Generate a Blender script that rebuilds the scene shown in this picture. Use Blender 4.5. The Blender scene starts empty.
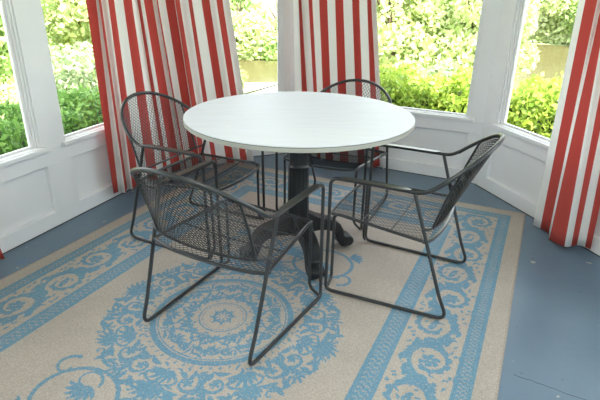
import bpy, math, random
import numpy as np
from mathutils import Matrix, Vector
random.seed(7); RNG = np.random.default_rng(7)
R = math.radians
COL = bpy.context.scene.collection

# ------------------------------------------------------------------ materials
def newmat(name):
    m = bpy.data.materials.new(name); m.use_nodes = True
    nt = m.node_tree; b = nt.nodes['Principled BSDF']
    return m, nt, b
def nd(nt, kind, **kw):
    n = nt.nodes.new(kind)
    for k, v in kw.items(): setattr(n, k, v)
    return n
def plain(name, col, rough=.5, metal=0, spec=.5, noise=0, nscale=20, bump=0, bscale=200):
    m, nt, b = newmat(name)
    b.inputs['Base Color'].default_value = (*col, 1); b.inputs['Roughness'].default_value = rough
    b.inputs['Metallic'].default_value = metal; b.inputs['Specular IOR Level'].default_value = spec
    tc = nd(nt, 'ShaderNodeTexCoord')
    if noise:
        n = nd(nt, 'ShaderNodeTexNoise'); n.inputs['Scale'].default_value = nscale; n.inputs['Detail'].default_value = 5
        nt.links.new(tc.outputs['Object'], n.inputs['Vector'])
        r = nd(nt, 'ShaderNodeValToRGB')
        r.color_ramp.elements[0].position = .3; r.color_ramp.elements[1].position = .7
        r.color_ramp.elements[0].color = (*[c*(1-noise) for c in col], 1)
        r.color_ramp.elements[1].color = (*[min(1, c*(1+noise*.5)) for c in col], 1)
        nt.links.new(n.outputs['Fac'], r.inputs['Fac']); nt.links.new(r.outputs['Color'], b.inputs['Base Color'])
    if bump:
        n = nd(nt, 'ShaderNodeTexNoise'); n.inputs['Scale'].default_value = bscale
        nt.links.new(tc.outputs['Object'], n.inputs['Vector'])
        bp = nd(nt, 'ShaderNodeBump'); bp.inputs['Strength'].default_value = bump; bp.inputs['Distance'].default_value = .002
        nt.links.new(n.outputs['Fac'], bp.inputs['Height']); nt.links.new(bp.outputs['Normal'], b.inputs['Normal'])
    return m
M = {}
M['white'] = plain('white_paint', (.80, .80, .82), .42, noise=.03, nscale=3, bump=.03, bscale=30)
M['ceiling'] = plain('ceiling_paint', (.80, .82, .84), .6, noise=.03, nscale=2)
M['metal'] = plain('graphite_metal', (.040, .042, .045), .30, metal=.25, spec=.6, noise=.15, nscale=30)
M['mesh'] = plain('mesh_metal', (.024, .024, .026), .34, metal=.2, spec=.5)
M['arm'] = plain('armrest_metal', (.075, .075, .07), .28, metal=.35, spec=.7)
M['iron'] = plain('black_iron', (.012, .013, .015), .38, spec=.5, noise=.2, nscale=25, bump=.15, bscale=90)
M['rim'] = plain('table_edge', (.42, .41, .37), .5)
M['gap'] = plain('edge_line', (.05, .05, .05), .6)
M['bark'] = plain('bark', (.13, .09, .06), .9, noise=.4, nscale=12, bump=.6, bscale=30)
M['soil'] = plain('lawn', (.38, .44, .20), .95, noise=.35, nscale=2.5, bump=.4, bscale=40)
M['bank'] = plain('pale_path', (.75, .72, .62), .9, noise=.15, nscale=3)
M['edging'] = plain('dark_edging', (.10, .09, .07), .7)
M['hardware'] = plain('curtain_rod_metal', (.25, .25, .26), .35, metal=.8)
M['header'] = plain('curtain_lining', (.8, .78, .74), .8)

# worn laminate
m, nt, b = newmat('table_laminate'); M['top'] = m
tc = nd(nt, 'ShaderNodeTexCoord')
mp = nd(nt, 'ShaderNodeMapping'); mp.inputs['Scale'].default_value = (2, 14, 2); nt.links.new(tc.outputs['Object'], mp.inputs['Vector'])
n = nd(nt, 'ShaderNodeTexNoise'); n.inputs['Scale'].default_value = 3; n.inputs['Detail'].default_value = 8
nt.links.new(mp.outputs['Vector'], n.inputs['Vector'])
r = nd(nt, 'ShaderNodeValToRGB'); r.color_ramp.elements[0].position = .3; r.color_ramp.elements[1].position = .65
r.color_ramp.elements[0].color = (.665, .685, .72, 1); r.color_ramp.elements[1].color = (.70, .725, .765, 1)
nt.links.new(n.outputs['Fac'], r.inputs['Fac'])
n2 = nd(nt, 'ShaderNodeTexNoise'); n2.inputs['Scale'].default_value = 9; nt.links.new(mp.outputs['Vector'], n2.inputs['Vector'])
r2 = nd(nt, 'ShaderNodeValToRGB'); r2.color_ramp.elements[0].position = .74; r2.color_ramp.elements[1].position = .78
nt.links.new(n2.outputs['Fac'], r2.inputs['Fac'])
mx = nd(nt, 'ShaderNodeMix', data_type='RGBA'); mx.inputs[7].default_value = (.45, .45, .44, 1)
nt.links.new(r2.outputs['Color'], mx.inputs[0]); nt.links.new(r.outputs['Color'], mx.inputs[6])
nt.links.new(mx.outputs[2], b.inputs['Base Color']); b.inputs['Roughness'].default_value = .55; b.inputs['Specular IOR Level'].default_value = .3

# painted blue floorboards with chips and dirt
m, nt, b = newmat('blue_painted_floor'); M['floor'] = m
tc = nd(nt, 'ShaderNodeTexCoord')
n = nd(nt, 'ShaderNodeTexNoise'); n.inputs['Scale'].default_value = 1.6; n.inputs['Detail'].default_value = 6; nt.links.new(tc.outputs['Object'], n.inputs['Vector'])
r = nd(nt, 'ShaderNodeValToRGB'); r.color_ramp.elements[0].position = .35; r.color_ramp.elements[1].position = .7
r.color_ramp.elements[0].color = (.105, .162, .232, 1); r.color_ramp.elements[1].color = (.138, .205, .272, 1)
nt.links.new(n.outputs['Fac'], r.inputs['Fac'])
def speck(scale, lo, hi, col, prev):
    n = nd(nt, 'ShaderNodeTexNoise'); n.inputs['Scale'].default_value = scale; n.inputs['Detail'].default_value = 3
    nt.links.new(tc.outputs['Object'], n.inputs['Vector'])
    rr = nd(nt, 'ShaderNodeValToRGB'); rr.color_ramp.elements[0].position = lo; rr.color_ramp.elements[1].position = hi
    nt.links.new(n.outputs['Fac'], rr.inputs['Fac'])
    mx = nd(nt, 'ShaderNodeMix', data_type='RGBA'); mx.inputs[7].default_value = (*col, 1)
    nt.links.new(rr.outputs['Color'], mx.inputs[0]); nt.links.new(prev, mx.inputs[6]); return mx.outputs[2]
c = speck(30, .71, .74, (.02, .03, .05), r.outputs['Color'])
c = speck(17, .70, .73, (.42, .42, .34), c)
c = speck(9, .70, .78, (.09, .16, .33), c)
nt.links.new(c, b.inputs['Base Color']); b.inputs['Roughness'].default_value = .32
bp = nd(nt, 'ShaderNodeBump'); bp.inputs['Strength'].default_value = .15; bp.inputs['Distance'].default_value = .004
n = nd(nt, 'ShaderNodeTexNoise'); n.inputs['Scale'].default_value = 25; nt.links.new(tc.outputs['Object'], n.inputs['Vector'])
nt.links.new(n.outputs['Fac'], bp.inputs['Height']); nt.links.new(bp.outputs['Normal'], b.inputs['Normal'])
M['crack'] = plain('floor_crack', (.015, .02, .03), .9)

# rug: woven colours carried by the pattern attribute
m, nt, b = newmat('woven_rug'); M['rug'] = m
at = nd(nt, 'ShaderNodeAttribute', attribute_name='pattern')
tc = nd(nt, 'ShaderNodeTexCoord')
n = nd(nt, 'ShaderNodeTexNoise'); n.inputs['Scale'].default_value = 160; n.inputs['Detail'].default_value = 3; nt.links.new(tc.outputs['Object'], n.inputs['Vector'])
mr = nd(nt, 'ShaderNodeMapRange'); mr.inputs[1].default_value = .3; mr.inputs[2].default_value = .7; mr.inputs[3].default_value = .78; mr.inputs[4].default_value = 1.12
nt.links.new(n.outputs['Fac'], mr.inputs[0])
n3 = nd(nt, 'ShaderNodeTexNoise'); n3.inputs['Scale'].default_value = 3; n3.inputs['Detail'].default_value = 5; nt.links.new(tc.outputs['Object'], n3.inputs['Vector'])
mr3 = nd(nt, 'ShaderNodeMapRange'); mr3.inputs[1].default_value = .3; mr3.inputs[2].default_value = .7; mr3.inputs[3].default_value = .92; mr3.inputs[4].default_value = 1.06
nt.links.new(n3.outputs['Fac'], mr3.inputs[0])
mu = nd(nt, 'ShaderNodeMath', operation='MULTIPLY'); nt.links.new(mr.outputs[0], mu.inputs[0]); nt.links.new(mr3.outputs[0], mu.inputs[1])
vm = nd(nt, 'ShaderNodeVectorMath', operation='SCALE'); nt.links.new(at.outputs['Color'], vm.inputs[0]); nt.links.new(mu.outputs[0], vm.inputs['Scale'])
nt.links.new(vm.outputs[0], b.inputs['Base Color']); b.inputs['Roughness'].default_value = .85; b.inputs['Specular IOR Level'].default_value = .25
bp = nd(nt, 'ShaderNodeBump'); bp.inputs['Strength'].default_value = .5; bp.inputs['Distance'].default_value = .003
nt.links.new(n.outputs['Fac'], bp.inputs['Height']); nt.links.new(bp.outputs['Normal'], b.inputs['Normal'])

# curtain cloth: stripes by the u coordinate of the cloth (one stripe per unit)
m, nt, b = newmat('striped_canvas'); M['curtain'] = m
at = nd(nt, 'ShaderNodeUVMap'); sx = nd(nt, 'ShaderNodeSeparateXYZ'); nt.links.new(at.outputs[0], sx.inputs[0])
mm = nd(nt, 'ShaderNodeMath', operation='PINGPONG'); mm.inputs[1].default_value = 1.0; nt.links.new(sx.outputs[0], mm.inputs[0])
md = nd(nt, 'ShaderNodeMath', operation='MODULO'); md.inputs[1].default_value = 2.0; nt.links.new(sx.outputs[0], md.inputs[0])
gt = nd(nt, 'ShaderNodeMath', operation='GREATER_THAN'); gt.inputs[1].default_value = 1.0; nt.links.new(md.outputs[0], gt.inputs[0])
mx = nd(nt, 'ShaderNodeMix', data_type='RGBA'); mx.inputs[6].default_value = (.88, .87, .86, 1); mx.inputs[7].default_value = (.60, .10, .085, 1)
nt.links.new(gt.outputs[0], mx.inputs[0])
tc = nd(nt, 'ShaderNodeTexCoord'); n = nd(nt, 'ShaderNodeTexNoise'); n.inputs['Scale'].default_value = 400; nt.links.new(tc.outputs['Object'], n.inputs['Vector'])
bp = nd(nt, 'ShaderNodeBump'); bp.inputs['Strength'].default_value = .25; bp.inputs['Distance'].default_value = .001
nt.links.new(n.outputs['Fac'], bp.inputs['Height']); nt.links.new(bp.outputs['Normal'], b.inputs['Normal'])
nt.links.new(mx.outputs[2], b.inputs['Base Color']); b.inputs['Roughness'].default_value = .85; b.inputs['Specular IOR Level'].default_value = .15
tr = nd(nt, 'ShaderNodeBsdfTranslucent'); nt.links.new(mx.outputs[2], tr.inputs['Color'])
ms = nd(nt, 'ShaderNodeMixShader'); ms.inputs[0].default_value = .30
out = nt.nodes['Material Output']; nt.links.new(b.outputs[0], ms.inputs[1]); nt.links.new(tr.outputs[0], ms.inputs[2]); nt.links.new(ms.outputs[0], out.inputs['Surface'])

# window glass: clear sheet with a Fresnel reflection
m, nt, b = newmat('window_glass'); M['glass'] = m
nt.nodes.remove(b)
tp = nd(nt, 'ShaderNodeBsdfTransparent'); tp.inputs[0].default_value = (.97, .98, .97, 1)
gl = nd(nt, 'ShaderNodeBsdfGlossy'); gl.inputs['Roughness'].default_value = .02
fr = nd(nt, 'ShaderNodeFresnel'); fr.inputs[0].default_value = 1.18
ms = nd(nt, 'ShaderNodeMixShader'); nt.links.new(fr.outputs[0], ms.inputs[0]); nt.links.new(tp.outputs[0], ms.inputs[1]); nt.links.new(gl.outputs[0], ms.inputs[2])
nt.links.new(ms.outputs[0], nt.nodes['Material Output'].inputs['Surface'])

def leafmat(name, dark, light):
    m, nt, b = newmat(name)
    at = nd(nt, 'ShaderNodeAttribute', attribute_name='tint')
    mx = nd(nt, 'ShaderNodeMix', data_type='RGBA'); mx.inputs[6].default_value = (*dark, 1); mx.inputs[7].default_value = (*light, 1)
    nt.links.new(at.outputs['Fac'], mx.inputs[0]); nt.links.new(mx.outputs[2], b.inputs['Base Color'])
    b.inputs['Roughness'].default_value = .45
    tr = nd(nt, 'ShaderNodeBsdfTranslucent'); nt.links.new(mx.outputs[2], tr.inputs['Color'])
    ms = nd(nt, 'ShaderNodeMixShader'); ms.inputs[0].default_value = .4
    nt.links.new(b.outputs[0], ms.inputs[1]); nt.links.new(tr.outputs[0], ms.inputs[2]); nt.links.new(ms.outputs[0], nt.nodes['Material Output'].inputs['Surface'])
    return m
M['hedge_dark'] = leafmat('boxwood_leaves', (.10, .22, .05), (.30, .50, .12))
M['hedge_lime'] = leafmat('privet_leaves', (.22, .36, .05), (.62, .72, .14))
M['tree_pale'] = leafmat('pale_tree_leaves', (.42, .52, .20), (.80, .84, .50))
M['tree_green'] = leafmat('green_tree_leaves', (.28, .42, .13), (.62, .74, .32))
M['shrub_white'] = leafmat('grey_green_leaves', (.26, .34, .16), (.58, .66, .44))
# water
m, nt, b = newmat('pond_water'); M['water'] = m
b.inputs['Base Color'].default_value = (.10, .085, .035, 1); b.inputs['Roughness'].default_value = .2; b.inputs['IOR'].default_value = 1.12
tc = nd(nt, 'ShaderNodeTexCoord'); n = nd(nt, 'ShaderNodeTexNoise'); n.inputs['Scale'].default_value = 1.2; n.inputs['Detail'].default_value = 4; nt.links.new(tc.outputs['Object'], n.inputs['Vector'])
bp = nd(nt, 'ShaderNodeBump'); bp.inputs['Strength'].default_value = .35; bp.inputs['Distance'].default_value = .05
nt.links.new(n.outputs['Fac'], bp.inputs['Height']); nt.links.new(bp.outputs['Normal'], b.inputs['Normal'])

# ------------------------------------------------------------------ mesh helpers
class MB:
    def __init__(s): s.v = []; s.f = []
    def add(s, v, f):
        o = len(s.v); s.v += [tuple(map(float, p)) for p in v]; s.f += [tuple(i+o for i in q) for q in f]; return s
    def box(s, lo, hi, T=None):
        x0, y0, z0 = lo; x1, y1, z1 = hi
        v = [(x0,y0,z0),(x1,y0,z0),(x1,y1,z0),(x0,y1,z0),(x0,y0,z1),(x1,y0,z1),(x1,y1,z1),(x0,y1,z1)]
        if T: v = [T(p) for p in v]
        return s.add(v, [(0,3,2,1),(4,5,6,7),(0,1,5,4),(1,2,6,5),(2,3,7,6),(3,0,4,7)])
    def tube(s, pts, r, n=8, flat=None, closed=False, caps=True):
        P = np.array(pts, float); N = len(P)
        rad = np.broadcast_to(np.array(r, float), (N,))
        t = np.zeros_like(P)
        if closed: t = np.roll(P, -1, 0) - np.roll(P, 1, 0)
        else:
            t[1:-1] = P[2:] - P[:-2]; t[0] = P[1]-P[0]; t[-1] = P[-1]-P[-2]
        t /= np.linalg.norm(t, axis=1)[:, None] + 1e-12
        up = np.array([0, 0, 1.]) if abs(t[0, 2]) < .9 else np.array([1., 0, 0])
        a = np.cross(t[0], up); a /= np.linalg.norm(a)
        v = []
        for i in range(N):
            a = a - t[i]*(a@t[i]); a /= np.linalg.norm(a); b = np.cross(t[i], a)
            for k in range(n):
                th = 2*math.pi*k/n; c1, c2 = math.cos(th), math.sin(th)
                if flat: c1 *= flat[0]; c2 *= flat[1]
                v.append(P[i] + rad[i]*(a*c1 + b*c2))
        f = []
        for i in range(N if closed else N-1):
            j = (i+1) % N
            for k in range(n):
                k2 = (k+1) % n; f.append((i*n+k, i*n+k2, j*n+k2, j*n+k))
        if caps and not closed:
            f.append(tuple(range(n-1, -1, -1))); f.append(tuple((N-1)*n+k for k in range(n)))
        return s.add(v, f)
    def lathe(s, prof, n=48, flute=None):
        v = []
        for (r_, z) in prof:
            for k in range(n):
                th = 2*math.pi*k/n
                rr = r_
                if flute and flute[0] < z < flute[1]: rr = r_*(1-.07*(.5+.5*math.cos(th*flute[2])))
                v.append((rr*math.cos(th), rr*math.sin(th), z))
        f = [(i*n+k, i*n+(k+1) % n, (i+1)*n+(k+1) % n, (i+1)*n+k) for i in range(len(prof)-1) for k in range(n)]
        f.append(tuple(range(n-1, -1, -1))); f.append(tuple((len(prof)-1)*n+k for k in range(n)))
        return s.add(v, f)
    def extrude(s, poly, w, T):
        """poly in (a,z), thickness w centred, T maps (a, b, z)."""
        n = len(poly)
        v = [T((a, -w/2, z)) for a, z in poly] + [T((a, w/2, z)) for a, z in poly]
        f = [(i, (i+1) % n, (i+1) % n+n, i+n) for i in range(n)] + [tuple(range(n-1, -1, -1)), tuple(range(n, 2*n))]
        return s.add(v, f)
    def build(s, name, mat, parent=None, smooth=True, bevel=0):
        me = bpy.data.meshes.new(name); me.from_pydata(s.v, [], s.f); me.materials.append(mat); me.validate(); me.update()
        if smooth:
            me.polygons.foreach_set('use_smooth', [True]*len(me.polygons))
        ob = bpy.data.objects.new(name, me); COL.objects.link(ob)
        if bevel:
            bm = ob.modifiers.new('bevel', 'BEVEL'); bm.width = bevel; bm.segments = 2; bm.limit_method = 'ANGLE'
        if smooth: me.set_sharp_from_angle(angle=R(40))
        if parent: ob.parent = parent
        return ob
def fillet(pts, rad, n=5):
    """round the inner corners of a polyline."""
    P = [np.array(p, float) for p in pts]; out = [P[0]]
    for i in range(1, len(P)-1):
        rr = rad if not isinstance(rad, (list, tuple)) else rad[i-1]
        a, b, c = P[i-1], P[i], P[i+1]
        if rr <= 0: out.append(b); continue
        u = (a-b)/np.linalg.norm(a-b); w = (c-b)/np.linalg.norm(c-b)
        d = min(rr, .49*np.linalg.norm(a-b), .49*np.linalg.norm(c-b))
        p0, p2 = b+u*d, b+w*d
        for k in range(n+1):
            t = k/n; out.append((1-t)**2*p0 + 2*t*(1-t)*b + t*t*p2)
    out.append(P[-1]); return out
def tag(o, label=None, cat=None, group=None, kind=None):
    if label: o['label'] = label
    if cat: o['category'] = cat
    if group: o['group'] = group
    if kind: o['kind'] = kind
    return o
def empty(name, loc, rz=0):
    o = bpy.data.objects.new(name, None); COL.objects.link(o); o.location = loc; o.rotation_euler = (0, 0, rz); o.empty_display_size = .1
    return o
def copy_tree(o, parent=None):
    c = o.copy(); COL.objects.link(c); c.parent = parent
    for ch in list(o.children): copy_tree(ch, c)
    return c

# ------------------------------------------------------------------ camera
cam = bpy.data.cameras.new('camera'); camo = bpy.data.objects.new('camera', cam); COL.objects.link(camo)
pitch, roll, H = .4026, .0138, 1.29
c_, s_ = math.cos(pitch), math.sin(pitch); cr, sr = math.cos(roll), math.sin(roll)
fwd = Vector((0, c_, -s_)); up = Vector((0, s_, c_)); rt = Vector((1, 0, 0))
r2 = cr*rt + sr*up; u2 = -sr*rt + cr*up
mw = Matrix((( r2.x, u2.x, -fwd.x, 0), (r2.y, u2.y, -fwd.y, 0), (r2.z, u2.z, -fwd.z, H), (0, 0, 0, 1)))
camo.matrix_world = mw; cam.sensor_width = 36; cam.lens = 500.66/600*36; cam.clip_start = .02; cam.clip_end = 300
bpy.context.scene.camera = camo

# ------------------------------------------------------------------ room shell
def hv(d): return np.array([math.sin(R(d)), math.cos(R(d))])
A0 = np.array([-1.529, 2.266]); AB = np.array([-.950, 3.700]); BC = np.array([-.094, 4.039]); CD = np.array([1.2515, 3.3743])
uA = hv(21.9); uD = hv(162.5)
WZ0, WZ1, CEIL, TH = .470, 2.02, 2.42, .085
# the plan runs clockwise seen from above: the room lies on the right of the walking direction
BLk = A0 - uA*3.9; DRk = CD + uD*5.1
def frame_of(p0, p1):
    p0 = np.array(p0, float); p1 = np.array(p1, float); L = np.linalg.norm(p1-p0); u = (p1-p0)/L; inn = np.array([u[1], -u[0]])
    def T(p):   # (s along, d into the room, z)
        q = p0 + u*p[0] + inn*p[1]; return (q[0], q[1], p[2])
    return T, L
def wall(name, p0, p1, wins, stiles=None, e0=.05, e1=.05):
    T, L = frame_of(p0, p1)
    s0, s1 = -e0, L+e1
    mb = MB()
    mb.box((s0, -TH, 0), (s1, -.026, WZ0-.02), T)                    # core below the sill, panels recessed
    mb.box((s0, -.03, 0), (s1, 0, .090), T)                           # base rail
    mb.box((s0, -.03, .362), (s1, 0, WZ0-.02), T)                     # top rail
    edges = [s0] + [e for w in wins for e in w] + [s1]
    st = stiles or []
    for a, b in st: mb.box((a, -.03, .088), (b, 0, .364), T)
    for i in range(0, len(edges), 2):
        mb.box((edges[i], -TH, WZ0-.021), (edges[i+1], 0, CEIL), T)       # piers
    for a, b in wins: mb.box((a, -TH, WZ1), (b, 0, CEIL), T)          # above the window
    o = mb.build(name, M['white'], smooth=False, bevel=.003); tag(o, kind='structure')
    for a, b in wins:
        global NW
        NW += 1
        t = MB(); t.box((a, -TH, WZ0-.02), (b, .0, WZ0+.004), T)       # sill board
        t.box((a-.03, -.01, WZ0-.022), (b+.03, .022, WZ0+.0), T)
        fr = MB()
        for (w_, d0, d1) in ((.011, -.022, -.010), (.021, -.034, -.022), (.032, -.055, -.034)):   # stepped mouldings
            fr.box((a, d0, WZ0+.003), (a+w_, d1, WZ1), T); fr.box((b-w_, d0, WZ0+.003), (b, d1, WZ1), T)
            fr.box((a, d0, WZ1-w_), (b, d1, WZ1), T)
        fr.box((a, -.055, WZ0+.003), (b, -.040, WZ0+.014), T)
        fo = fr.build('window_%d' % NW, M['white'], smooth=False, bevel=.002); tag(fo, kind='structure')
        so = t.build('window_sill', M['white'], fo, smooth=False, bevel=.003)
        g = MB().box((a+.028, -.048, WZ0+.010), (b-.028, -.045, WZ1-.030), T).build('glass_pane', M['glass'], fo, smooth=False)
    return o
NW = 0
LA = np.linalg.norm(AB-BLk); sA = 3.9                              # wall A coordinate of A0 is 3.9
wall('wall_left', BLk, AB, [(sA-3.55, sA-2.7), (sA-2.49, sA-1.64), (sA-1.42, sA-.80), (sA-.58, sA+.345), (sA+.512, sA+1.36)],
     stiles=[(sA-2.64, sA-2.46), (sA-1.57, sA-1.39), (sA-.74, sA-.56), (sA+.362, sA+.540), (LA-.10, LA)])
LB = np.linalg.norm(BC-AB)
wall('wall_left_bay', AB, BC, [(.10, LB-.055)], stiles=[(0, .09), (LB-.09, LB)])
LC = np.linalg.norm(CD-BC)
wall('wall_back', BC, CD, [(.10, LC-.095)], stiles=[(0, .09), (LC-.09, LC)])
LD = np.linalg.norm(DRk-CD)
wall('wall_right', CD, DRk, [(.125, 1.08), (1.30, 2.16), (2.38, 3.2), (3.42, 4.25)], stiles=[(0, .12), (1.10, 1.28), (2.18, 2.36), (3.2, 3.4)])
wall('wall_front', DRk, BLk, [(1.1, 2.3)], stiles=[(.5, .7)])
poly = [BLk, AB, BC, CD, DRk]
cen = np.mean(poly, axis=0)
def slab(name, z0, z1, mat, grow=.13):
    P = []
    for p in poly:
        d = p-cen; P.append(p + d/np.linalg.norm(d)*grow)
    n = len(P); v = [(p[0], p[1], z0) for p in P] + [(p[0], p[1], z1) for p in P]
    f = [tuple(range(n-1, -1, -1)) if False else tuple(range(n)), tuple(range(2*n-1, n-1, -1))] + [(i, i+n, (i+1) % n+n, (i+1) % n) for i in range(n)]
    return tag(MB().add(v, f).build(name, mat, smooth=False), kind='structure')
slab('floor', -.10, 0, M['floor'], .16); slab('ceiling', CEIL, CEIL+.1, M['ceiling'], .35)
# shoe gap line of the floor and the long crack in the paint
ck = MB()
def UF(x, y, z=0.0):
    d = np.array(fwd)*500.66 + (x-300)*np.array(r2) + (200-y)*np.array(u2); t = (z-H)/d[2]; return (d*t)[:2]
a, b_ = UF(513.5, 374.5), UF(600, 405)
pts = [a + (b_-a)*k/14 + RNG.normal(0, .0022, 2) for k in range(15)]
for k in range(14):
    p, q = pts[k], pts[k+1]; t = (q-p)/np.linalg.norm(q-p); nrm = np.array([-t[1], t[0]])*.0011
    ck.add([(p[0]-nrm[0], p[1]-nrm[1], .0004), (q[0]-nrm[0], q[1]-nrm[1], .0004), (q[0]+nrm[0], q[1]+nrm[1], .0004), (p[0]+nrm[0], p[1]+nrm[1], .0004)], [(0, 1, 2, 3)])
tag(ck.build('paint_crack_1', M['crack'], smooth=False), kind='structure')
# thin dark strips put in to stand for the gap under the base rails
for i, (p, q) in enumerate(((BLk, AB), (AB, BC), (BC, CD), (CD, DRk))):
    T, L = frame_of(p, q)
    nm = ['gap_strip_left', 'gap_strip_left_bay', 'gap_strip_back', 'gap_strip_right'][i]
    tag(MB().box((0.006, -.001, .0003), (L-.006, .0035, .005), T).build(nm, M['gap'], smooth=False), kind='structure')

# ------------------------------------------------------------------ rug
def make_rug():
    W, Lr, px = 2.186, 3.46, .0045
    nx, ny = int(W/px), int(Lr/px)
    m = np.zeros((ny, nx), np.float32)            # 1 = blue
    X = (np.arange(nx)+.5)*W/nx; Y = (np.arange(ny)+.5)*Lr/ny     # X across, Y from the back edge
    def dab(x, y, r, val=1.0):
        i0, i1 = max(0, int((x-r)/W*nx)), min(nx, int((x+r)/W*nx)+2); j0, j1 = max(0, int((y-r)/Lr*ny)), min(ny, int((y+r)/Lr*ny)+2)
        if i0 >= i1 or j0 >= j1: return
        d = (X[None, i0:i1]-x)**2 + (Y[j0:j1, None]-y)**2
        m[j0:j1, i0:i1][d < r*r] = val
    def stroke(P, w0, w1=None, val=1.0, wm=None):
        P = np.array(P); w1 = w0 if w1 is None else w1
        seg = np.linalg.norm(np.diff(P, axis=0), axis=1); tot = seg.sum(); acc = 0
        for k in range(len(P)-1):
            n = max(1, int(seg[k]/.002))
            for q in range(n):
                t = (acc+seg[k]*q/n)/tot; w = w0+(w1-w0)*t
                if wm: w += wm*math.sin(math.pi*t)
                p = P[k]+(P[k+1]-P[k])*q/n; dab(p[0], p[1], w, val)
            acc += seg[k]
    def spiral(cx, cy, r0, r1, a0, a1, n=40):
        return [(cx+(r0+(r1-r0)*k/n)*math.cos(a0+(a1-a0)*k/n), cy+(r0+(r1-r0)*k/n)*math.sin(a0+(a1-a0)*k/n)) for k in range(n+1)]
    def leaf(x, y, ang, L, w, val=1.0):
        P = [(x+L*t*math.cos(ang+.5*t), y+L*t*math.sin(ang+.5*t)) for t in np.linspace(0, 1, 10)]
        stroke(P, w*.35, .0012, val, wm=w)
    def palmette(x, y, ang, s, n=7, val=1.0):
        for k in range(n):
            a = ang+(k-(n-1)/2)*(2.6/n); leaf(x, y, a-.25, s*(1-.05*abs(k-(n-1)/2)), s*.13, val)
        dab(x, y, s*.22, val)
    def rosette(x, y, s, petals=6):
        for k in range(petals): leaf(x, y, 2*math.pi*k/petals, s, s*.16)
        dab(x, y, s*.28); dab(x, y, s*.13, 0)
    # plain stripes; the outer one follows every side
    def rect_band(a, b):
        e = np.minimum(np.minimum(X[None, :], W-X[None, :]), np.minimum(Y[:, None], Lr-Y[:, None]))
        m[(e >= a) & (e < b)] = 1
    rect_band(.083, .147); rect_band(.383, .468)
    # little light ticks that run inside the stripes
    E = np.minimum(np.minimum(X[None, :], W-X[None, :]), np.minimum(Y[:, None], Lr-Y[:, None]))
    sideways = np.minimum(X[None, :], W-X[None, :])+0*Y[:, None] <= np.minimum(Y[:, None], Lr-Y[:, None])+0*X[None, :]
    along = np.where(sideways, Y[:, None]+0*X[None, :], X[None, :]+0*Y[:, None])
    for (a, b, per) in ((.098, .132, .022), (.402, .449, .026)):
        ph = (along+(E-a)*.6) % per
        inb = (E > a) & (E < b)
        zig = np.abs(((E-a)/(b-a)*2) % 1-.5)*2
        m[inb & (np.abs(ph-per*.25-zig*per*.42) < .0034)] = .35
    # scrolling acanthus band, drawn in (t along, e from edge) and sent to each side
    def band(mapf, length):
        nper = max(1, round(length/.46)); per = length/nper; c = .265
        def S(pts, w0, w1=None, wm=None, val=1.0): stroke([mapf(t, e_) for t, e_ in pts], w0, w1, val, wm)
        def lf(t, e_, ang, L, w, curl=1.0):
            P = [(t+L*h_*math.cos(ang+curl*h_), e_+L*h_*math.sin(ang+curl*h_)) for h_ in np.linspace(0, 1, 9)]
            S(P, w*.5, .0015, wm=w*.9)
        S([(t, c+.060*math.sin(2*math.pi*t/per)) for t in np.linspace(0, length, int(length/.006))], .0085)
        for k in range(2*nper):
            t0 = (k+.5)*per/2; sg = 1 if k % 2 == 0 else -1; c0 = c-sg*.016
            def ptc(r_, a): return (t0+r_*math.cos(a)*1.06, c0+sg*r_*math.sin(a))
            # big scroll with acanthus teeth on its outer side
            S([ptc(.092-.058*q/60, -math.pi*.55+6.3*q/60+math.pi) for q in range(61)], .0125, .005)
            for q in range(9):
                a = -math.pi*.55+math.pi+.5+5.0*q/9; r_ = .092-.058*(.5+5.0*q/9)/6.3
                p = ptc(r_+.004, a); lf(p[0], p[1], (a+.9) if sg > 0 else -(a+.9), .030, .0085, 1.2*sg)
            # rosette
            for q in range(6):
                a = 2*math.pi*q/6+.3*k; p = ptc(.012, a); lf(p[0], p[1], a, .026, .0085, .9)
            S([ptc(.007, a) for a in np.linspace(0, 6.3, 8)], .006); S([ptc(.0, 0), ptc(.001, 0)], .004, val=0)
            # leaves that fill the outside of the lens and the corners
            for (a, r_, L, w_, cu) in ((2.2, .072, .062, .0125, 1.1), (1.6, .080, .050, .010, -1.2), (.95, .078, .060, .0125, -1.1), (2.75, .100, .052, .011, 1.3), (.35, .100, .052, .011, -1.3),
                                       (3.5, .112, .042, .010, -1.2), (-.35, .112, .042, .010, 1.2), (4.1, .098, .034, .008, 1.0), (-.95, .098, .034, .008, -1.0)):
                p = ptc(r_, a)
                if abs(p[1]-c) < .103: lf(p[0], p[1], a*sg, L, w_, cu*sg)
            p = ptc(.118, .12); lf(p[0], p[1], sg*1.9, .07, .012, -1.0*sg); p = ptc(.118, .12); lf(p[0], p[1], sg*1.2, .05, .010, 1.4*sg)
            p = ptc(.118, math.pi); lf(p[0], p[1], -sg*1.2, .06, .011, 1.2*sg)
            for q in range(5):
                p = ptc(.104, 1.1+.22*q); S([p, (p[0]+.003, p[1]+.003)], .0038)
    band(lambda t, e: (e, .147+t), Lr-.294); band(lambda t, e: (W-e, .147+t), Lr-.294)
    band(lambda t, e: (.383+t, e), W-.766); band(lambda t, e: (.383+t, Lr-e), W-.766)
    e = np.minimum(X[None, :], W-X[None, :])+0*Y[:, None]; ey = np.minimum(Y[:, None], Lr-Y[:, None])+0*X[None, :]
    # centre medallion
    cx, cy = W/2, 1.735
    def pol(r, a): return (cx+r*math.cos(a), cy+r*math.sin(a))
    def ring(r, w, val=1.0): stroke([pol(r, a) for a in np.linspace(0, 2*math.pi, 140)], w, val=val)
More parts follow.
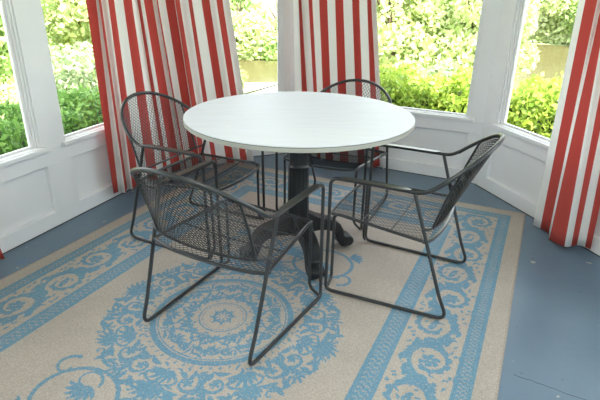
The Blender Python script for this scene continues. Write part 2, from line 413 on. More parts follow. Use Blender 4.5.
    def fan(r, a, s, n=7, spread=2.4, w=.075, dirn=1):
        x, y = pol(r, a); base = a if dirn > 0 else a+math.pi
        for k in range(n):
            q = (k-(n-1)/2)/((n-1)/2); L = s*(1-.28*abs(q)**1.5); ang = base+q*spread/2
            leaf(x+.012*math.cos(ang), y+.012*math.sin(ang), ang-.15*q-.25, L, s*w)
        dab(x, y, s*.12)
    def scroll(r, a, R0, sg, turns=5.6, w=.0085, start=0, ros=True):
        x, y = pol(r, a); stroke(spiral(x, y, R0, R0*.28, a+start, a+start+sg*turns), w, w*.45)
        if ros:
            for k in range(5): leaf(x, y, 1.256*k+a, R0*.40, R0*.09)
        dab(x, y, R0*.13)
    # inner disc: light flower in a beaded ring, packed scrolls, heavy blue ring
    ring(.286, .0125); ring(.266, .003); ring(.099, .003)
    for k in range(44): dab(*pol(.087, 2*math.pi*k/44), .0030)
    for k in range(8):
        a = 2*math.pi*k/8+.2; leaf(*pol(.012, a), a-.2, .048, .0042); leaf(*pol(.028, a+.25), a+.9, .02, .003); leaf(*pol(.028, a-.25), a-1.3, .02, .003)
    for k in range(8):
        a = 2*math.pi*k/8; b2 = a+math.pi/8
        for sg in (-1, 1):
            scroll(.168, a+sg*.17, .030, sg, 5.4, .0065, 2.4*sg, False)
            leaf(*pol(.205, a+sg*.05), a+sg*1.3-.25, .055, .008); leaf(*pol(.215, a+sg*.22), a-sg*1.2, .050, .007)
            leaf(*pol(.245, a+sg*.10), a+sg*1.9, .045, .006); leaf(*pol(.125, a+sg*.32), a+sg*.7, .05, .008)
            stroke([pol(.150+.09*t, a+sg*(.40-.30*math.sin(3.1*t))) for t in np.linspace(0, 1, 20)], .0042)
        fan(.118, a, .052, 5, 2.0, .10); fan(.235, b2, .046, 5, 2.2, .10, -1); fan(.205, a, .046, 5, 2.4, .09)
        scroll(.228, b2, .028, 1, 5.0, .006, 1.0, False); dab(*pol(.20, b2), .010)
    for k in range(56): stroke([pol(.306, 2*math.pi*k/56), pol(.318, 2*math.pi*k/56+.012)], .0036)
    # outer wreath: paired scrolls with palmettes between
    for k in range(8):
        a = 2*math.pi*k/8; big = k % 2 == 0; b2 = a+math.pi/8
        fan(.352, a, .070, 7, 2.6, .095); fan(.425, a, .088 if big else .070, 7, 2.2, .10)
        stroke([pol(.40-.03*math.cos(t), a+.16*math.sin(t)) for t in np.linspace(0, 6.3, 40)], .0055)
        for sg in (-1, 1):
            scroll(.392, a+sg*.27, .056, -sg, 5.8, .0105, 2.5*sg)
            leaf(*pol(.345, a+sg*.13), a+sg*1.5, .055, .009); leaf(*pol(.335, a+sg*.30), a+sg*.4, .05, .008)
            leaf(*pol(.455, a+sg*.17), a+sg*.75-.2, .065, .010); leaf(*pol(.445, a+sg*.30), a+sg*.1-.2, .055, .010)
            leaf(*pol(.452, a+sg*.24), a-sg*1.1, .05, .008); leaf(*pol(.425, a+sg*.39), a+sg*1.4, .05, .009)
            stroke([pol(.44+.05*math.sin(t), a+sg*(.10+.26*t/2.4)) for t in np.linspace(0, 2.4, 30)], .0062, .004)
            scroll(.492, a+sg*.13, .021, sg, 4.6, .0058, 2.0*sg, False)
        leaf(*pol(.35, b2), b2-.25, .07, .011); fan(.445, b2, .050, 5, 2.2, .11)
        stroke([pol(.335, b2-.10), pol(.36, b2-.03), pol(.43, b2)], .006); stroke([pol(.335, b2+.10), pol(.36, b2+.03), pol(.43, b2)], .006)
    # long loops that reach out along the rug on both sides
    for sgn in (-1, 1):
        for sx_ in (-1, 1):
            x0, y0 = cx+sx_*.20, cy+sgn*.60
            stroke([(x0+.150*math.cos(t), y0+.135*math.sin(t)) for t in np.linspace(0, 2*math.pi, 90)], .0082)
            for (dx, dy, r0, st, tu) in ((.02, -.075, .060, 0, 4.6), (-.05, .03, .045, 2, -4.6)):
                stroke(spiral(x0+sx_*dx, y0+sgn*dy, r0, r0*.3, st, st+sx_*tu), .0065, .0035)
            for k in range(7):
                aa = sgn*math.pi/2+(k-3)*.42; leaf(x0, y0-sgn*.055, aa-.25, .075, .008)
            for k in range(5):
                aa = (0 if sx_ > 0 else math.pi)+sgn*sx_*.7+(k-2)*.45; leaf(x0+sx_*.115, y0+sgn*.105, aa-.25, .065, .008)
            stroke(spiral(x0+sx_*.14, y0-sgn*.10, .055, .016, -sgn*1.5, -sgn*1.5+sx_*sgn*4.8), .009, .004)
        for k in range(9):
            aa = sgn*math.pi/2+(k-4)*.34; leaf(cx, cy+sgn*.60, aa-.25, .12*(1-.05*abs(k-4)), .010)
        stroke([(cx+.10*math.sin(t), cy+sgn*(.66-.14*math.cos(t))) for t in np.linspace(0, 6.3, 60)], .0065)
        rosette(cx, cy+sgn*.82, .05, 7)
    # small curling leaves in whatever room is left inside the band and the wreath
    E2 = np.minimum(e, ey); rr = np.random.default_rng(3)
    for _ in range(60000):
        i, j = rr.integers(8, nx-8), rr.integers(8, ny-8); ee = E2[j, i]; rad = math.hypot(X[i]-cx, Y[j]-cy)
        if not (.170 < ee < .360 or (.325 < rad < .46) or .12 < rad < .25): continue
        q = 3 if ee < .37 else 2
        if m[j-q:j+q+1, i-q:i+q+1].any(): continue
        an = rr.random()*6.28; L = .016+.016*rr.random()
        leaf(X[i], Y[j], an, L, .0042)
    # clear anything that leaks into the plain margins
    E2 = np.minimum(e, ey); m[(E2 < .083)] = 0
    m[(E2 >= .153) & (E2 < .160)] = 0; m[(E2 >= .372) & (E2 < .383)] = 0
    jit = RNG.random((ny, nx)).astype(np.float32)
    m2 = np.clip(m, 0, 1)
    m2 = np.where((m2 > .9) & (jit > .90), .6, m2)             # open weave flecks
    beige = np.array([.425, .37, .325]); blue = np.array([.14, .27, .37])
    col = beige[None, None]*(1-m2[..., None]) + blue[None, None]*m2[..., None]
    # woven edge a little darker
    bind = (E2 < .010); col[bind] *= .88
    # grid mesh: one quad per stitch block
    gx = np.linspace(0, W, nx+1); gy = np.linspace(0, Lr, ny+1)
    VX, VY = np.meshgrid(gx, gy); Z = np.full_like(VX, .005) + .0005*np.sin(VX*9+1)*np.sin(VY*7)
    V = np.stack([VX, -VY, Z], -1).reshape(-1, 3)
    idx = np.arange((nx+1)*(ny+1)).reshape(ny+1, nx+1)
    F = np.stack([idx[:-1, :-1], idx[1:, :-1], idx[1:, 1:], idx[:-1, 1:]], -1).reshape(-1, 4)
    me = bpy.data.meshes.new('area_rug')
    # skirt
    loop = list(idx[0, :]) + list(idx[1:, -1]) + list(idx[-1, -2::-1]) + list(idx[-2:0:-1, 0])
    nb = len(V); SK = V[loop].copy(); SK[:, 2] = .0005
    V = np.vstack([V, SK]); n = len(loop)
    SF = np.array([[loop[i], loop[(i+1) % n], nb+(i+1) % n, nb+i] for i in range(n)])
    nf = len(F); F = np.vstack([F, SF])
    me.vertices.add(len(V)); me.vertices.foreach_set('co', V.astype(np.float32).ravel())
    me.loops.add(F.size); me.loops.foreach_set('vertex_index', F.astype(np.int32).ravel())
    me.polygons.add(len(F)); me.polygons.foreach_set('loop_start', np.arange(0, F.size, 4, dtype=np.int32)); 
    me.update(calc_edges=True)
    at = me.attributes.new('pattern', 'FLOAT_COLOR', 'FACE')
    C4 = np.ones((len(F), 4), np.float32); C4[:nf, :3] = col.reshape(-1, 3); C4[nf:, :3] = beige*.8
    at.data.foreach_set('color', C4.ravel())
    me.materials.append(M['rug'])
    o = bpy.data.objects.new('area_rug', me); COL.objects.link(o)
    return o
rug = make_rug()
RH = 25.3
rug.rotation_euler = (0, 0, -R(RH)); rug.location = (-.565, 3.785, .0)
tag(rug, 'beige woven rug with blue scroll border and round medallion on the blue floor', 'rug')

# ------------------------------------------------------------------ table
TC = np.array([-.009, 2.317]); TR = .532
tb = empty('pedestal_table', (TC[0], TC[1], 0.0055)); tag(tb, 'round pedestal table with pale white top and black cast iron base', 'table')
MB().lathe([(TR-.004, .7395), (TR-.0005, .7385), (TR, .7365), (TR, .7345), (TR-.002, .734)][::-1] + [(TR-.02, .740)], 128).build('tabletop', M['top'], tb)
MB().lathe([(TR-.002, .7135), (TR, .7155), (TR, .7315)], 128).build('edge_band', M['rim'], tb)
MB().lathe([(TR-.002, .7313), (TR-.0015, .7342)], 128).build('edge_trim_line', M['gap'], tb, smooth=False)
ped = MB().lathe([(.030, .13), (.062, .145), (.066, .175), (.060, .20), (.056, .215), (.0555, .23), (.050, .47), (.0505, .48), (.047, .485), (.046, .50), (.045, .66), (.05, .675), (.07, .69), (.09, .70), (.09, .706)], 64, flute=(.22, .475, 16)).build('pedestal_column', M['iron'], tb)
sp = MB()
for k in range(4):
    a = R(20+90*k); c, s = math.cos(a), math.sin(a)
    sp.box((.0, -.022, .698), (.33, .022, .7125), lambda p, c=c, s=s: (p[0]*c-p[1]*s, p[0]*s+p[1]*c, p[2]))
sp.build('top_spider', M['iron'], tb, smooth=False, bevel=.002)
for k in range(4):
    a = R(-71+90*k); c, s = math.cos(a), math.sin(a)
    T = lambda p, c=c, s=s: (p[0]*c-p[1]*s, p[0]*s+p[1]*c, p[2])
    up_ = [(.03, .235), (.062, .228), (.10, .205), (.145, .188), (.19, .172), (.225, .145), (.243, .110), (.248, .078), (.262, .068), (.285, .068), (.302, .055), (.307, .036), (.300, .018), (.285, .009)]
    dn_ = [(.255, .009), (.236, .014), (.222, .030), (.210, .058), (.200, .088), (.180, .110), (.15, .122), (.11, .128), (.07, .125), (.03, .12)]
    lg = MB().extrude(up_+dn_, .074, T)
    lg.build('pedestal_foot', M['iron'], tb, smooth=True, bevel=.006)
    gl_ = MB().lathe([(.0165, 0), (.0175, .006), (.012, .010)], 16)
    g = gl_.build('levelling_glide', M['iron'], tb.children[-1]); g.location = (c*.272, s*.272, .0065)
# rug lifts the base by its own thickness


# ------------------------------------------------------------------ chairs
def make_chair():
    root = empty('mesh_patio_chair', (0, 0, 0)); w = .275; r = .0078
    mt = M['metal']
    hoop = lambda a: np.array([w*math.sin(a), -.40-.222*math.cos(a), .553+.186*math.cos(a)])
    low = lambda a: np.array([w*math.sin(a), -.408-.052*math.cos(a), .41-.022*math.cos(a)])
    zf = .008 + 0
    for sx in (-1, 1):
        X = sx*w
        MB().tube(fillet([(X*.97, -.27, zf), (X, 0, zf), (X, -.004, .30)], .035, 7), r).build('front_leg', mt, root)
        MB().tube(fillet([(X, -.004, .28), (X, -.006, .555), (X, -.12, .557)], .036, 8), r).build('arm_support', mt, root)
        MB().tube(fillet([(X*.97, -.265, zf), (X*.94, -.548, zf), (X*.955, -.500, .12), (X, -.36, .553)], (.055, .03), 9), r).build('rear_leg', mt, root)
        # arm tube from front to hoop start
        MB().tube(fillet([(X, -.115, .557), (X, -.392, .555), tuple(hoop(sx*R(80)))], .03, 6), r).build('arm_tube', mt, root)
        # flattened armrest
        ar = MB(); 
        a_pts = [(-.050, .004), (-.065, .0145), (-.10, .0165), (-.28, .0165), (-.325, .0145), (-.345, .004)]
        vv = [(X+hw*q, y, z) for q in (-1, 1) for z in (.5605, .5655) for (y, hw) in a_pts]
        n = len(a_pts); g_ = lambda q, z, i: q*2*n+z*n+i
        ff = []
        for i in range(n-1):
            ff += [(g_(0,1,i), g_(1,1,i), g_(1,1,i+1), g_(0,1,i+1)), (g_(0,0,i), g_(0,0,i+1), g_(1,0,i+1), g_(1,0,i)), (g_(0,0,i), g_(0,1,i), g_(0,1,i+1), g_(0,0,i+1)), (g_(1,0,i), g_(1,0,i+1), g_(1,1,i+1), g_(1,1,i))]
        ff += [(g_(0,0,0), g_(1,0,0), g_(1,1,0), g_(0,1,0)), (g_(0,0,n-1), g_(0,1,n-1), g_(1,1,n-1), g_(1,0,n-1))]
        ar.add(vv, ff).build('armrest', M['arm'], root, smooth=False, bevel=.0015)
        # inner leg of the seat, flaring out to the foot
        MB().tube(fillet([(sx*.222, -.008, .30), (sx*.222, -.006, .045), (X-sx*.006, -.002, .012)], .035, 7), r*.92).build('seat_leg', mt, root)
        # side rod of the backrest
        a = sx*R(57)
        MB().tube([low(a), (low(a)*.5+hoop(a)*.5)+np.array([0, .006, 0]), hoop(a)], .0052).build('back_rod', mt, root)
    MB().tube([hoop(a) for a in np.linspace(-R(83), R(83), 41)], r*1.12, 10).build('back_hoop', mt, root)
    MB().tube([low(a) for a in np.linspace(-R(90), R(90), 33)], .0055).build('lower_back_rod', mt, root)
    # seat frame: one U-shaped tube, sides, bowed front, down to the seat legs
    front = [(.222*math.sin(t)*1.0, .0-.0+.030*math.cos(t), .366-.010*math.cos(t)) for t in np.linspace(-R(82), R(82), 15)]
    path = [(-.268, -.415, .350), (-.226, -.035, .368)]
    for sx in (-1, 1):
        MB().tube(fillet([(sx*.268, -.418, .350), (sx*.224, -.006, .372), (sx*.222, -.008, .30)], .045, 8), r*.92).build('seat_rail', mt, root)
    MB().tube([(-.222, -.032, .368)]+front+[(.222, -.032, .368)], .0062).build('front_rail', mt, root)
    MB().tube([(.272*math.sin(t), -.412-.050*math.cos(t), .350-.004*math.cos(t)) for t in np.linspace(-R(90), R(90), 25)], r*.95).build('rear_rail', mt, root)
    for y in (-.13, -.27):
        ww = .224+(-y/.41)*.042
        MB().tube([(-ww, y, .358), (-ww*.5, y, .350), (0, y, .347), (ww*.5, y, .350), (ww, y, .358)], .0032, 6).build('support_rod', mt, root)
    # expanded metal seat
    def strands(surf, nrow, ncol, amp, rad, name):
        """zigzag strands over surf(u,v); u across, v between rows; amp in v units."""
        mb = MB()
        for i in range(nrow+1):
            v0 = i/nrow; P = []
            for k in range(ncol+1):
                sg = 1 if (k+i) % 2 == 0 else -1
                vv = min(1, max(0, v0+sg*amp/nrow)); P.append(surf(k/ncol, vv))
            mb.tube(P, rad, 3, caps=False)
        return mb.build(name, M['mesh'], root)
    def seat(u, v):
        hw = .224+v*.040; t = (2*u-1)
        yf = .024*math.sqrt(max(0, 1-t*t)); yb = -.41-.046*math.sqrt(max(0, 1-t*t))
        zz = .374-.020*v-.008*(1-t*t)
        return np.array([t*hw*.995, yf+(yb-yf)*v, zz])
    strands(seat, 48, 46, .46, .0014, 'seat')
    def back(u, v):
        a = (2*u-1)*R(57); p = low(a)*(1-v)+hoop(a)*v; p[1] += .006*math.sin(math.pi*v)*0
        return p
    strands(back, 30, 54, .42, .0017, 'backrest')
    # side wings of mesh between rod and arm
    return root
ch = make_chair()
poses = [
    (ch, (-.1435, 2.030), 28.9, 'dark metal mesh patio chair nearest the camera, seen from behind with its back turned'),
    (None, (.2423, 2.2065), -64.1, 'dark metal mesh patio chair on the right, side on, on the blue rug border'),
    (None, (-.3303, 2.4536), 115.9, 'dark metal mesh patio chair on the left, its back against the corner curtain'),
    (None, (.1044, 2.6881), 205.9, 'dark metal mesh patio chair behind the table, only its back hoop showing above the tabletop'),
]
for o, p, h, lab in poses:
    o = o or copy_tree(ch)
    o.location = (p[0], p[1], .0055); o.rotation_euler = (0, 0, -R(h)); tag(o, lab, 'chair', 'mesh patio chairs around the table')

# ------------------------------------------------------------------ curtains
def curtain(name, base_top, base_bot, red_first, label, zb, zt=2.12, hem_lift=None, w=.062, inward=(0, -1), bot=1.1, group='striped curtains'):
    """base_*: plan points of the stripe edges; each stripe is w wide, so its spare width goes into a fold."""
    T = np.array(base_top); B = np.array(base_bot); n = len(T)
    def offsets(P):
        o = [0.0]; sg = 1
        for i in range(n-1):
            ds = np.linalg.norm(P[i+1]-P[i]); d = math.sqrt(max(0, w*w-ds*ds))
            d = min(d, .05)
            a = o[-1]+d; b = o[-1]-d
            o.append(a if abs(a-.03) < abs(b-.03) else b)
        return np.array(o)
    oT = offsets(T)
    def nrm(P):      # folds stand out into the room
        return -P/np.linalg.norm(P, axis=1)[:, None]
    nT = nrm(T); nB = nrm(B)
    sub = 5; nz = 26; zmid = 1.22
    def cr(P, i, t):
        p0 = P[max(i-1, 0)]; p1 = P[i]; p2 = P[min(i+1, n-1)]; p3 = P[min(i+2, n-1)]
        return .5*((2*p1)+(-p0+p2)*t+(2*p0-5*p1+4*p2-p3)*t*t+(-p0+3*p1-3*p2+p3)*t**3)
    cols = []; us = []
    for i in range(n-1):
        for k in range(sub): cols.append((i, k/sub)); us.append(i+k/sub)
    cols.append((n-2, 1.0)); us.append(n-1.0)
    V = []; UV = []
    for j in range(nz+1):
        z = zb+(zt-zb)*j/nz; q = min(1, (z-zb)/(zmid-zb))
        P = B*(1-q)+T*q
        N = nB*(1-q)+nT*q
        D = P + N*((oT*(bot+(1-bot)*q))[:, None])
        for (i, t), u in zip(cols, us):
            p = cr(D, i, t)
            zz = z + (hem_lift(u)*(1-j/nz)**3 if hem_lift else 0)
            V.append((p[0], p[1], zz)); UV.append(u + (1 if red_first else 0) + 1e-4)
    nc = len(cols); F = [(j*nc+i, j*nc+i+1, (j+1)*nc+i+1, (j+1)*nc+i) for j in range(nz) for i in range(nc-1)]
    root = empty(name, (float(B[n//2][0]), float(B[n//2][1]), 0))
    off = np.array(root.location)
    me = bpy.data.meshes.new('curtain_cloth'); me.from_pydata([tuple(np.array(v)-off) for v in V], [], F); me.materials.append(M['curtain'])
    uvl = me.uv_layers.new(name='UVMap')
    me.polygons.foreach_set('use_smooth', [True]*len(F))
    for li, l in enumerate(me.loops): uvl.data[li].uv = (UV[l.vertex_index], V[l.vertex_index][2])
    # a stripe edge must not be blended inside a quad: nudge the u of the quad's first column
    for f in me.polygons:
        lis = list(f.loop_indices); uu = [uvl.data[q].uv[0] for q in lis]; lo, hi = min(uu), max(uu)
        for q in lis:
            if abs(uvl.data[q].uv[0]-hi) < 1e-6: uvl.data[q].uv[0] = hi-2e-3
            else: uvl.data[q].uv[0] = lo+1e-3
    ob = bpy.data.objects.new('curtain_cloth', me); COL.objects.link(ob); ob.parent = root
    so = ob.modifiers.new('thick', 'SOLIDIFY'); so.thickness = .0012
    hd = MB()
    top = [tuple(np.array(V[nz*nc+i])-off+np.array([0, 0, .0])) for i in range(nc)]
    hd.tube([(p[0], p[1], p[2]-.01) for p in top], .006, 6).build('header_tape', M['header'], root)
    tag(root, label, 'curtain', group)
    return root
def ray_xy(x, y, z): return UF(x, y, z)
def hit_path(path, x, y):
    """where the sight plane through a photo column meets a plan path (z free)."""
    d = (np.array(fwd)*500.66+(x-300)*np.array(r2)+(200-y)*np.array(u2))[:2]; d /= np.linalg.norm(d); nn = np.array([-d[1], d[0]])
    for a, b in zip(path[:-1], path[1:]):
        fa, fb = nn@a, nn@b
        if (fa <= 0 <= fb) or (fb <= 0 <= fa):
            t = fa/(fa-fb) if fa != fb else 0; return a+(b-a)*t
    a, b = (path[0], path[1]) if abs(nn@path[0]) < abs(nn@path[-1]) else (path[-2], path[-1])
    fa, fb = nn@a, nn@b; return a+(b-a)*(fa/(fa-fb))
# corner curtain on the left: hangs across the angle of the bay
ptop = [UF(112.5, 193.5, .065), UF(137, 185, .06), UF(180, 172, .05), UF(256, 159.5, .05)]
xt = [86, 96, 98.5, 101, 108, 114, 123, 131.5, 137, 140, 143.5, 152, 156, 157.5, 165, 174, 174.8, 179.2, 188, 191.5, 201, 209, 216, 222, 229]
xb = [109, 114, 121, 123.5, 129, 136, 146, 156, 163, 167, 171, 180, 184.5, 186, 192, 200, 201, 206, 212.5, 217, 226.5, 234, 241, 247, 254]
red = True
T1 = [hit_path(ptop, x, 0) for x in xt]; B1 = [hit_path(ptop, x, 160) for x in xb]
# (xb are columns at photo row 160)
curtain('striped_curtain', T1, B1, True, 'wide red and white striped curtain gathered across the left corner of the bay', .06)
# middle curtain in the angle between left bay and back wall
in_c = np.array([(CD-BC)[1], -(CD-BC)[0]]); in_c /= np.linalg.norm(in_c)
uC = (CD-BC)/LC
pc = [BC+np.array([-.02, -.09]), BC+uC*.09+in_c*.065, BC+uC*1.3+in_c*.065]
xt = [293, 298.5, 301, 308.3, 312, 319, 327, 335, 343, 352, 359, 367, 371, 376]
xb = [296, 304, 311, 317, 320.5, 325.5, 333, 340, 348.5, 358, 365, 373, 380, 384]
T2 = [hit_path(pc, x, 0) for x in xt]; B2 = [hit_path(pc, x, 165) for x in xb]
curtain('striped_curtain', T2, B2, False, 'narrow red and white striped curtain hanging behind the table, right of the pond window', .03)
# right curtain: two loose folds, the second standing further into the room
TD, _ = frame_of(CD, DRk)
def PD(s, d): q = TD((s, d, 0)); return np.array(q[:2])
pathT = [PD(.4, .075), PD(3.5, .075)]
xt3 = [579.0, 585.5, 597.5, 602.5, 609, 618, 627, 634, 645]
T3 = [hit_path(pathT, x, 0) for x in xt3]
B3 = [UF(533.5, 222, .05), UF(541, 225, .05), UF(549.5, 230, .05), UF(549.2, 239.5, .03), UF(564.5, 246, .03), UF(571, 246.5, .03), UF(577, 244.5, .03), UF(585, 247, .03), UF(590.5, 249, .03)]
curtain('striped_curtain', T3, B3, False, 'red and white striped curtain at the right edge, hem hanging above the blue floor', .03, bot=.15)
# left edge curtain: only its hem corner enters the frame
TA, _ = frame_of(BLk, AB)
def PA(s, d): q = TA((s, d, 0)); return np.array(q[:2])
e0 = UF(3.5, 254, .03)
B4 = [e0-uA*k*.052 + np.array([.0, 0]) for k in range(8)][::-1]
T4 = [b-uA*.10*0 + np.array([-.13, .02])*1.0 for b in B4]
T4 = [b + (PA(0, .075)-PA(0, 0))*0 - np.array([uA[1], -uA[0]])*.04 - uA*.16 for b in B4]
curtain('striped_curtain', T4, B4, True, 'red striped curtain hem at the left edge, just its bottom corner in view', .02)

# ------------------------------------------------------------------ outside
def leaves(mb_pts, size, squash=.6):
    """array of leaf quads at points (N,3)."""
    P = np.array(mb_pts); N = len(P)
    d = RNG.normal(size=(N, 3)); d /= np.linalg.norm(d, axis=1)[:, None]
    e = RNG.normal(size=(N, 3)); e -= d*np.sum(d*e, axis=1)[:, None]; e /= np.linalg.norm(e, axis=1)[:, None]
    s = size*(.6+.8*RNG.random((N, 1)))
    a = d*s; b = e*s*squash
    V = np.stack([P-a, P-a*.1+b, P+a, P-a*.1-b], 1).reshape(-1, 3)
    F = np.arange(4*N, dtype=np.int32).reshape(N, 4); return V, F
def leafobj(name, P, size, mat, parent=None, squash=.6, lightness=None):
    V, F = leaves(P, size, squash)
    me = bpy.data.meshes.new(name)
    me.vertices.add(len(V)); me.vertices.foreach_set('co', V.astype(np.float32).ravel())
    me.loops.add(F.size); me.loops.foreach_set('vertex_index', F.ravel())
    me.polygons.add(len(F)); me.polygons.foreach_set('loop_start', np.arange(0, F.size, 4, dtype=np.int32)); me.update(calc_edges=True)
    at = me.attributes.new('tint', 'FLOAT', 'FACE')
    t = RNG.random(len(F)).astype(np.float32)
    at.data.foreach_set('value', t)
    me.materials.append(mat); o = bpy.data.objects.new(name, me); COL.objects.link(o)
    if parent: o.parent = parent
    return o
def hedge(p0, p1, z0, z1, depth, n, size, mat, label):
    T, L = frame_of(p0, p1)
    root = empty('hedge', (float(p0[0]+p1[0])/2, float(p0[1]+p1[1])/2, z0))
    off = np.array(root.location)
    P = []
    for _ in range(n):
        s = RNG.random()*L; t = RNG.random()
        face = RNG.random()
        bump = .05*math.sin(s*9)+.04*math.sin(s*23+1)
        if face < .45: d = -abs(RNG.normal(0, .05))+bump*.6; z = z0+(z1-z0)*t             # face towards the window
        elif face < .85: d = -depth*t; z = z1+bump+RNG.normal(0, .035)
        else: d = -depth*RNG.random(); z = z0+(z1-z0)*t
        P.append(np.array(T((s, d, z)))-off)
    leafobj('foliage', P, size, mat, root)
    st = MB()
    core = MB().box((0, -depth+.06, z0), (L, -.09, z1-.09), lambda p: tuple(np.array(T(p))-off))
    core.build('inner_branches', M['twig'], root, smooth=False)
    tag(root, label, 'hedge')
    return root
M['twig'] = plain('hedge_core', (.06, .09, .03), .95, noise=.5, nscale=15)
GZ = -.45
outA = -np.array([uA[1], -uA[0]])
o_ = outA*.75
hedge(A0-uA*3.3+o_, AB+uA*1.1+o_, GZ, .34, .6, 26000, .026, M['hedge_dark'], 'dark green clipped hedge outside the left windows')
o_ = -in_c*.8
hedge(BC+uC*.30+o_, CD+uC*.62+o_, GZ, .47, .7, 17000, .027, M['hedge_lime'], 'lime green leafy hedge right below the back window')
inD = np.array([uD[1], -uD[0]]); o_ = -inD*.75
hedge(CD+uD*.05+o_, CD+uD*3.0+o_, GZ, .30, .6, 20000, .026, M['hedge_lime'], 'bright green hedge outside the right hand window')
# ground with pond
def flat(name, pts, z, mat, label=None, cat=None, kind=None, th=.08):
    n = len(pts); v = [(p[0], p[1], z) for p in pts] + [(p[0], p[1], z-th) for p in pts]
    f = [tuple(range(n)), tuple(range(2*n-1, n-1, -1))] + [(i, i+n, (i+1) % n+n, (i+1) % n) for i in range(n)]
    o = MB().add(v, f).build(name, mat, smooth=False); tag(o, label, cat, None, kind); return o
g = MB()
nx_ = 60
xs = np.linspace(-45, 45, nx_); ys = np.linspace(-30, 60, nx_)
def gz(x, y):
    d = math.hypot(x-.5, (y-1.5)); dd = min(1, max(0, (d-6)/6)); z = GZ-.62*dd
    if d > 24: z += min(2.0, (d-24)*.14)
    return z
g.add([(x, y, gz(x, y)) for y in ys for x in xs], [(j*nx_+i, j*nx_+i+1, (j+1)*nx_+i+1, (j+1)*nx_+i) for j in range(nx_-1) for i in range(nx_-1)])
tag(g.build('lawn_ground', M['soil']), kind='structure')
def pond_r(a): return 15.9+.3*math.sin(a*.35)+8.6*min(1, max(0, (a-3)/16))
pond = [(.5+pond_r(a)*math.sin(R(a)), 1.5+pond_r(a)*math.cos(R(a))) for a in range(-75, 100, 3)] + [(.5+11.2*math.sin(R(a)), 1.5+11.2*math.cos(R(a))) for a in range(95, -80, -5)]
pw = flat('pond', pond, -.98, M['water'], 'brown still pond beyond the lawn, seen through the windows', 'pond')
# pale gravel bank with a dark edging board in front of the bay
def arc_strip(name, r0, r1, a0, a1, z, mat, th, label, cat):
    pts = [(.5+r1*math.sin(R(a)), 1.5+r1*math.cos(R(a))) for a in np.linspace(a0, a1, 24)] + [(.5+r0*math.sin(R(a)), 1.5+r0*math.cos(R(a))) for a in np.linspace(a1, a0, 24)]
    return flat(name, pts, z, mat, label, cat, None, th)
arc_strip('gravel_path', 9.6, 10.9, -32, 3, -.86, M['bank'], .08, 'sunlit pale path by the pond seen in the narrow left bay window', 'path')
arc_strip('gravel_path', 9.0, 10.9, 21, 60, -.86, M['bank'], .08, 'sunlit pale path by the pond seen in the right window', 'path')
# thin dark handrail-like cable outside the pond window
Tb, _ = frame_of(AB, BC)
ra, rb = np.array(ray_xy(236, 96.3, .30)), np.array(ray_xy(282, 83.4, .30))
dirr = (rb-ra)/np.linalg.norm(rb-ra)
pa_, pb_ = ra-dirr*1.2, rb+dirr*1.6
rail = MB().tube([(pa_[0], pa_[1], .30), (pb_[0], pb_[1], .30)], .009, 8)
rl = rail.build('garden_rail', M['edging'])
rp = MB()
tag(rl, 'thin dark rail running outside the narrow pond window', 'rail')
for q in (pa_, pb_):
    MB().tube([(q[0], q[1], gz(*q)-.1), (q[0], q[1], .30)], .012, 8).build('rail_post', M['edging'], rl)

def tree(x, y, h, rad, n, size, mat, label, name='leafy_tree', low=.0, trunk=True, squash=.55):
    z0 = gz(x, y) if math.hypot(x-.5, y-1.5) < 12 or math.hypot(x-.5, y-1.5) > 22.5 else -1.0
    root = empty(name, (x, y, z0))
    P = []
    blobs = []
    for _ in range(14):
        u = RNG.normal(size=3); u /= np.linalg.norm(u); rr = .62*rad*RNG.random()**.4
        blobs.append((u*rr*np.array([1, 1, .5*h/rad]) + np.array([0, 0, h*(.52+low)]), rad*(.30+.25*RNG.random())))
    for _ in range(n):
        c, br = blobs[RNG.integers(len(blobs))]; u = RNG.normal(size=3); u /= np.linalg.norm(u)
        p = c+u*br*(.75+.3*RNG.random())
        if p[2] < .02: p[2] = .02+abs(RNG.normal(0, .1))
        P.append(p)
    leafobj('foliage', P, size, mat, root, squash)
    if trunk:
        t = MB().tube([(0, 0, -.1), (.05*rad, .02, h*.25), (-.03*rad, .04, h*.6)], [.07*rad+.03, .05*rad+.03, .03], 8)
        for k in range(4):
            a = k*1.7; t.tube([(.02*rad, .02, h*(.25+.06*k)), (.3*rad*math.cos(a), .3*rad*math.sin(a), h*(.45+.06*k))], [.03*rad+.01, .012], 6)
        t.build('trunk', M['bark'], root)
    tag(root, label, 'tree' if 'tree' in name else 'bush', 'trees and shrubs around the pond')
    return root
def at(px, dist):
    d = (np.array(fwd)*500.66+(px-300)*np.array(r2)+(200-60)*np.array(u2))[:2]; d /= np.linalg.norm(d); return d*dist
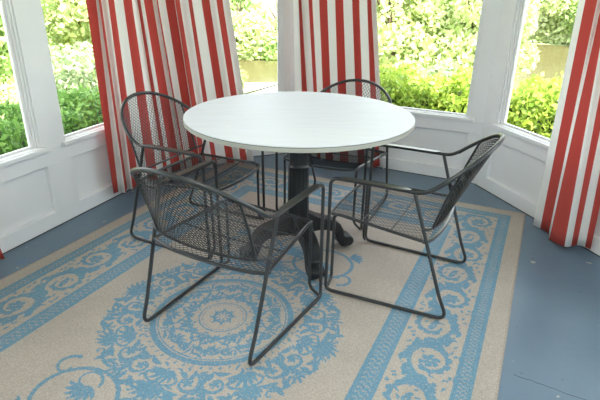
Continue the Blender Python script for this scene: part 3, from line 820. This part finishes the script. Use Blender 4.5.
spec = [
 # px, dist, height, rad, leaves, size, mat, label, name
 (-110, 7.4, 3.0, 1.0, 6000, .05, 'tree_pale', 'pale leafy tree beyond the far left window', 'leafy_tree'),
 (8, 7.5, 3.0, 1.1, 6000, .05, 'tree_green', 'green leafy tree seen left of the white window post', 'leafy_tree'),
 (66, 5.6, 1.55, .50, 3500, .035, 'shrub_white', 'rounded grey green shrub between the left post and the corner curtain', 'rounded_shrub'),
 (24, 6.3, 1.0, .42, 2600, .035, 'tree_pale', 'small pale bush just behind the left hedge', 'rounded_shrub'),
 (92, 7.6, 3.0, .95, 6000, .05, 'tree_pale', 'pale tree behind the rounded grey green shrub', 'leafy_tree'),
 (45, 13, 4.5, 1.9, 7000, .08, 'tree_green', 'taller green tree farthest back in the left window', 'leafy_tree'),
 (150, 19, 3.2, 1.6, 4000, .13, 'tree_green', 'broad tree on the bank hidden mostly by the corner curtain', 'leafy_tree'),
 (203, 18.6, 3.0, 1.25, 8000, .12, 'tree_pale', 'pale far bank tree left of the pond window', 'leafy_tree'),
 (240, 18.4, 2.9, 1.2, 9000, .12, 'tree_pale', 'pale far bank tree in the middle of the pond window', 'leafy_tree'),
 (278, 18.7, 3.0, 1.3, 9000, .12, 'tree_green', 'green far bank tree filling the right of the pond window', 'leafy_tree'),
 (225, 22.5, 4.2, 2.0, 7000, .15, 'tree_green', 'taller green tree behind the far bank in the pond window', 'leafy_tree'),
 (233, 10.9, .62, .42, 1800, .04, 'tree_green', 'low green bush at the near water edge, left in the pond window', 'waterside_shrub'),
 (325, 19, 3.0, 1.5, 4000, .13, 'tree_green', 'far bank tree behind the middle curtain', 'leafy_tree'),
 (388, 7.6, 2.9, .85, 8000, .045, 'tree_pale', 'pale green tree at the left of the back window', 'leafy_tree'),
 (430, 8.6, 3.1, .95, 9000, .05, 'tree_green', 'mid green tree in the middle of the back window', 'leafy_tree'),
 (474, 7.6, 2.9, .80, 8000, .045, 'tree_pale', 'pale green tree beside the right post of the back window', 'leafy_tree'),
 (408, 6.3, 1.05, .46, 3500, .035, 'tree_pale', 'low pale bush just behind the lime hedge, left in the back window', 'low_bush'),
 (452, 6.3, 1.05, .46, 3500, .035, 'shrub_white', 'low whitish bush just behind the lime hedge, right in the back window', 'low_bush'),
 (502, 11.6, 3.1, .72, 7000, .06, 'tree_pale', 'pale tree overhanging the water at the left of the right window', 'leafy_tree'),
 (518, 26.5, 3.6, 1.5, 9000, .12, 'tree_pale', 'pale far bank tree above the pond, left in the right window', 'leafy_tree'),
 (550, 26.8, 3.8, 1.6, 9000, .12, 'tree_pale', 'pale far bank tree above the pond, middle of the right window', 'leafy_tree'),
 (584, 26.8, 3.8, 1.7, 9000, .12, 'tree_green', 'green far bank tree above the pond beside the right curtain', 'leafy_tree'),
 (562, 35, 6.4, 2.6, 6000, .15, 'tree_green', 'taller tree behind the far bank trees in the right window', 'leafy_tree'),
 (628, 27, 3.8, 2.0, 4000, .13, 'tree_green', 'far bank tree behind the right curtain', 'leafy_tree'),
 (375, 9.9, 2.3, .95, 6000, .06, 'tree_green', 'dense green thicket behind the trees, left in the back window', 'thicket_bush'),
 (415, 10.2, 2.3, .95, 6000, .06, 'tree_pale', 'dense pale thicket behind the trees, middle of the back window', 'thicket_bush'),
 (457, 9.9, 2.3, .95, 6000, .06, 'tree_green', 'dense green thicket behind the trees, right in the back window', 'thicket_bush'),
]
for (px, dist, h, rad, n, size, mat, lab, nm) in spec:
    x, y = at(px, dist); tree(x, y, h, rad, n, size, M[mat], lab, nm, trunk=(nm == 'leafy_tree'), low=(-.40 if 18 < dist < 20 else -.24 if dist > 20 else -.06))

# ------------------------------------------------------------------ light
w = bpy.data.worlds.new('sky'); bpy.context.scene.world = w; w.use_nodes = True
nt = w.node_tree; bg = nt.nodes['Background']
bg.inputs['Color'].default_value = (.86, .93, 1.0, 1); bg.inputs['Strength'].default_value = 3.0
sun = bpy.data.lights.new('sun', 'SUN'); sun.energy = 9.0; sun.angle = R(1.5); sun.color = (1, .96, .86)
so = bpy.data.objects.new('sun', sun); COL.objects.link(so)
so.rotation_euler = (R(38), R(6), R(12))     # from behind the camera, high: the roof keeps it out of the room
# added fill light high overhead, no real fitting: brightens room and curtains
def lamp(x, y, e, size):
    l = bpy.data.lights.new('overhead_fill', 'AREA'); l.energy = e; l.size = size; l.color = (1, .97, .93)
    o = bpy.data.objects.new('overhead_fill', l); COL.objects.link(o); o.location = (x, y, CEIL-.06)
lamp(.0, .6, 12, .7)
sc = bpy.context.scene
sc.view_settings.view_transform = 'Standard'; sc.view_settings.look = 'None'; sc.view_settings.gamma = 1; sc.view_settings.exposure = 0.82
sc.view_settings.use_curve_mapping = False
sc.cycles.max_bounces = 8; sc.cycles.diffuse_bounces = 5; sc.cycles.transparent_max_bounces = 12; sc.cycles.use_denoising = True
sc.cycles.sample_clamp_indirect = 8
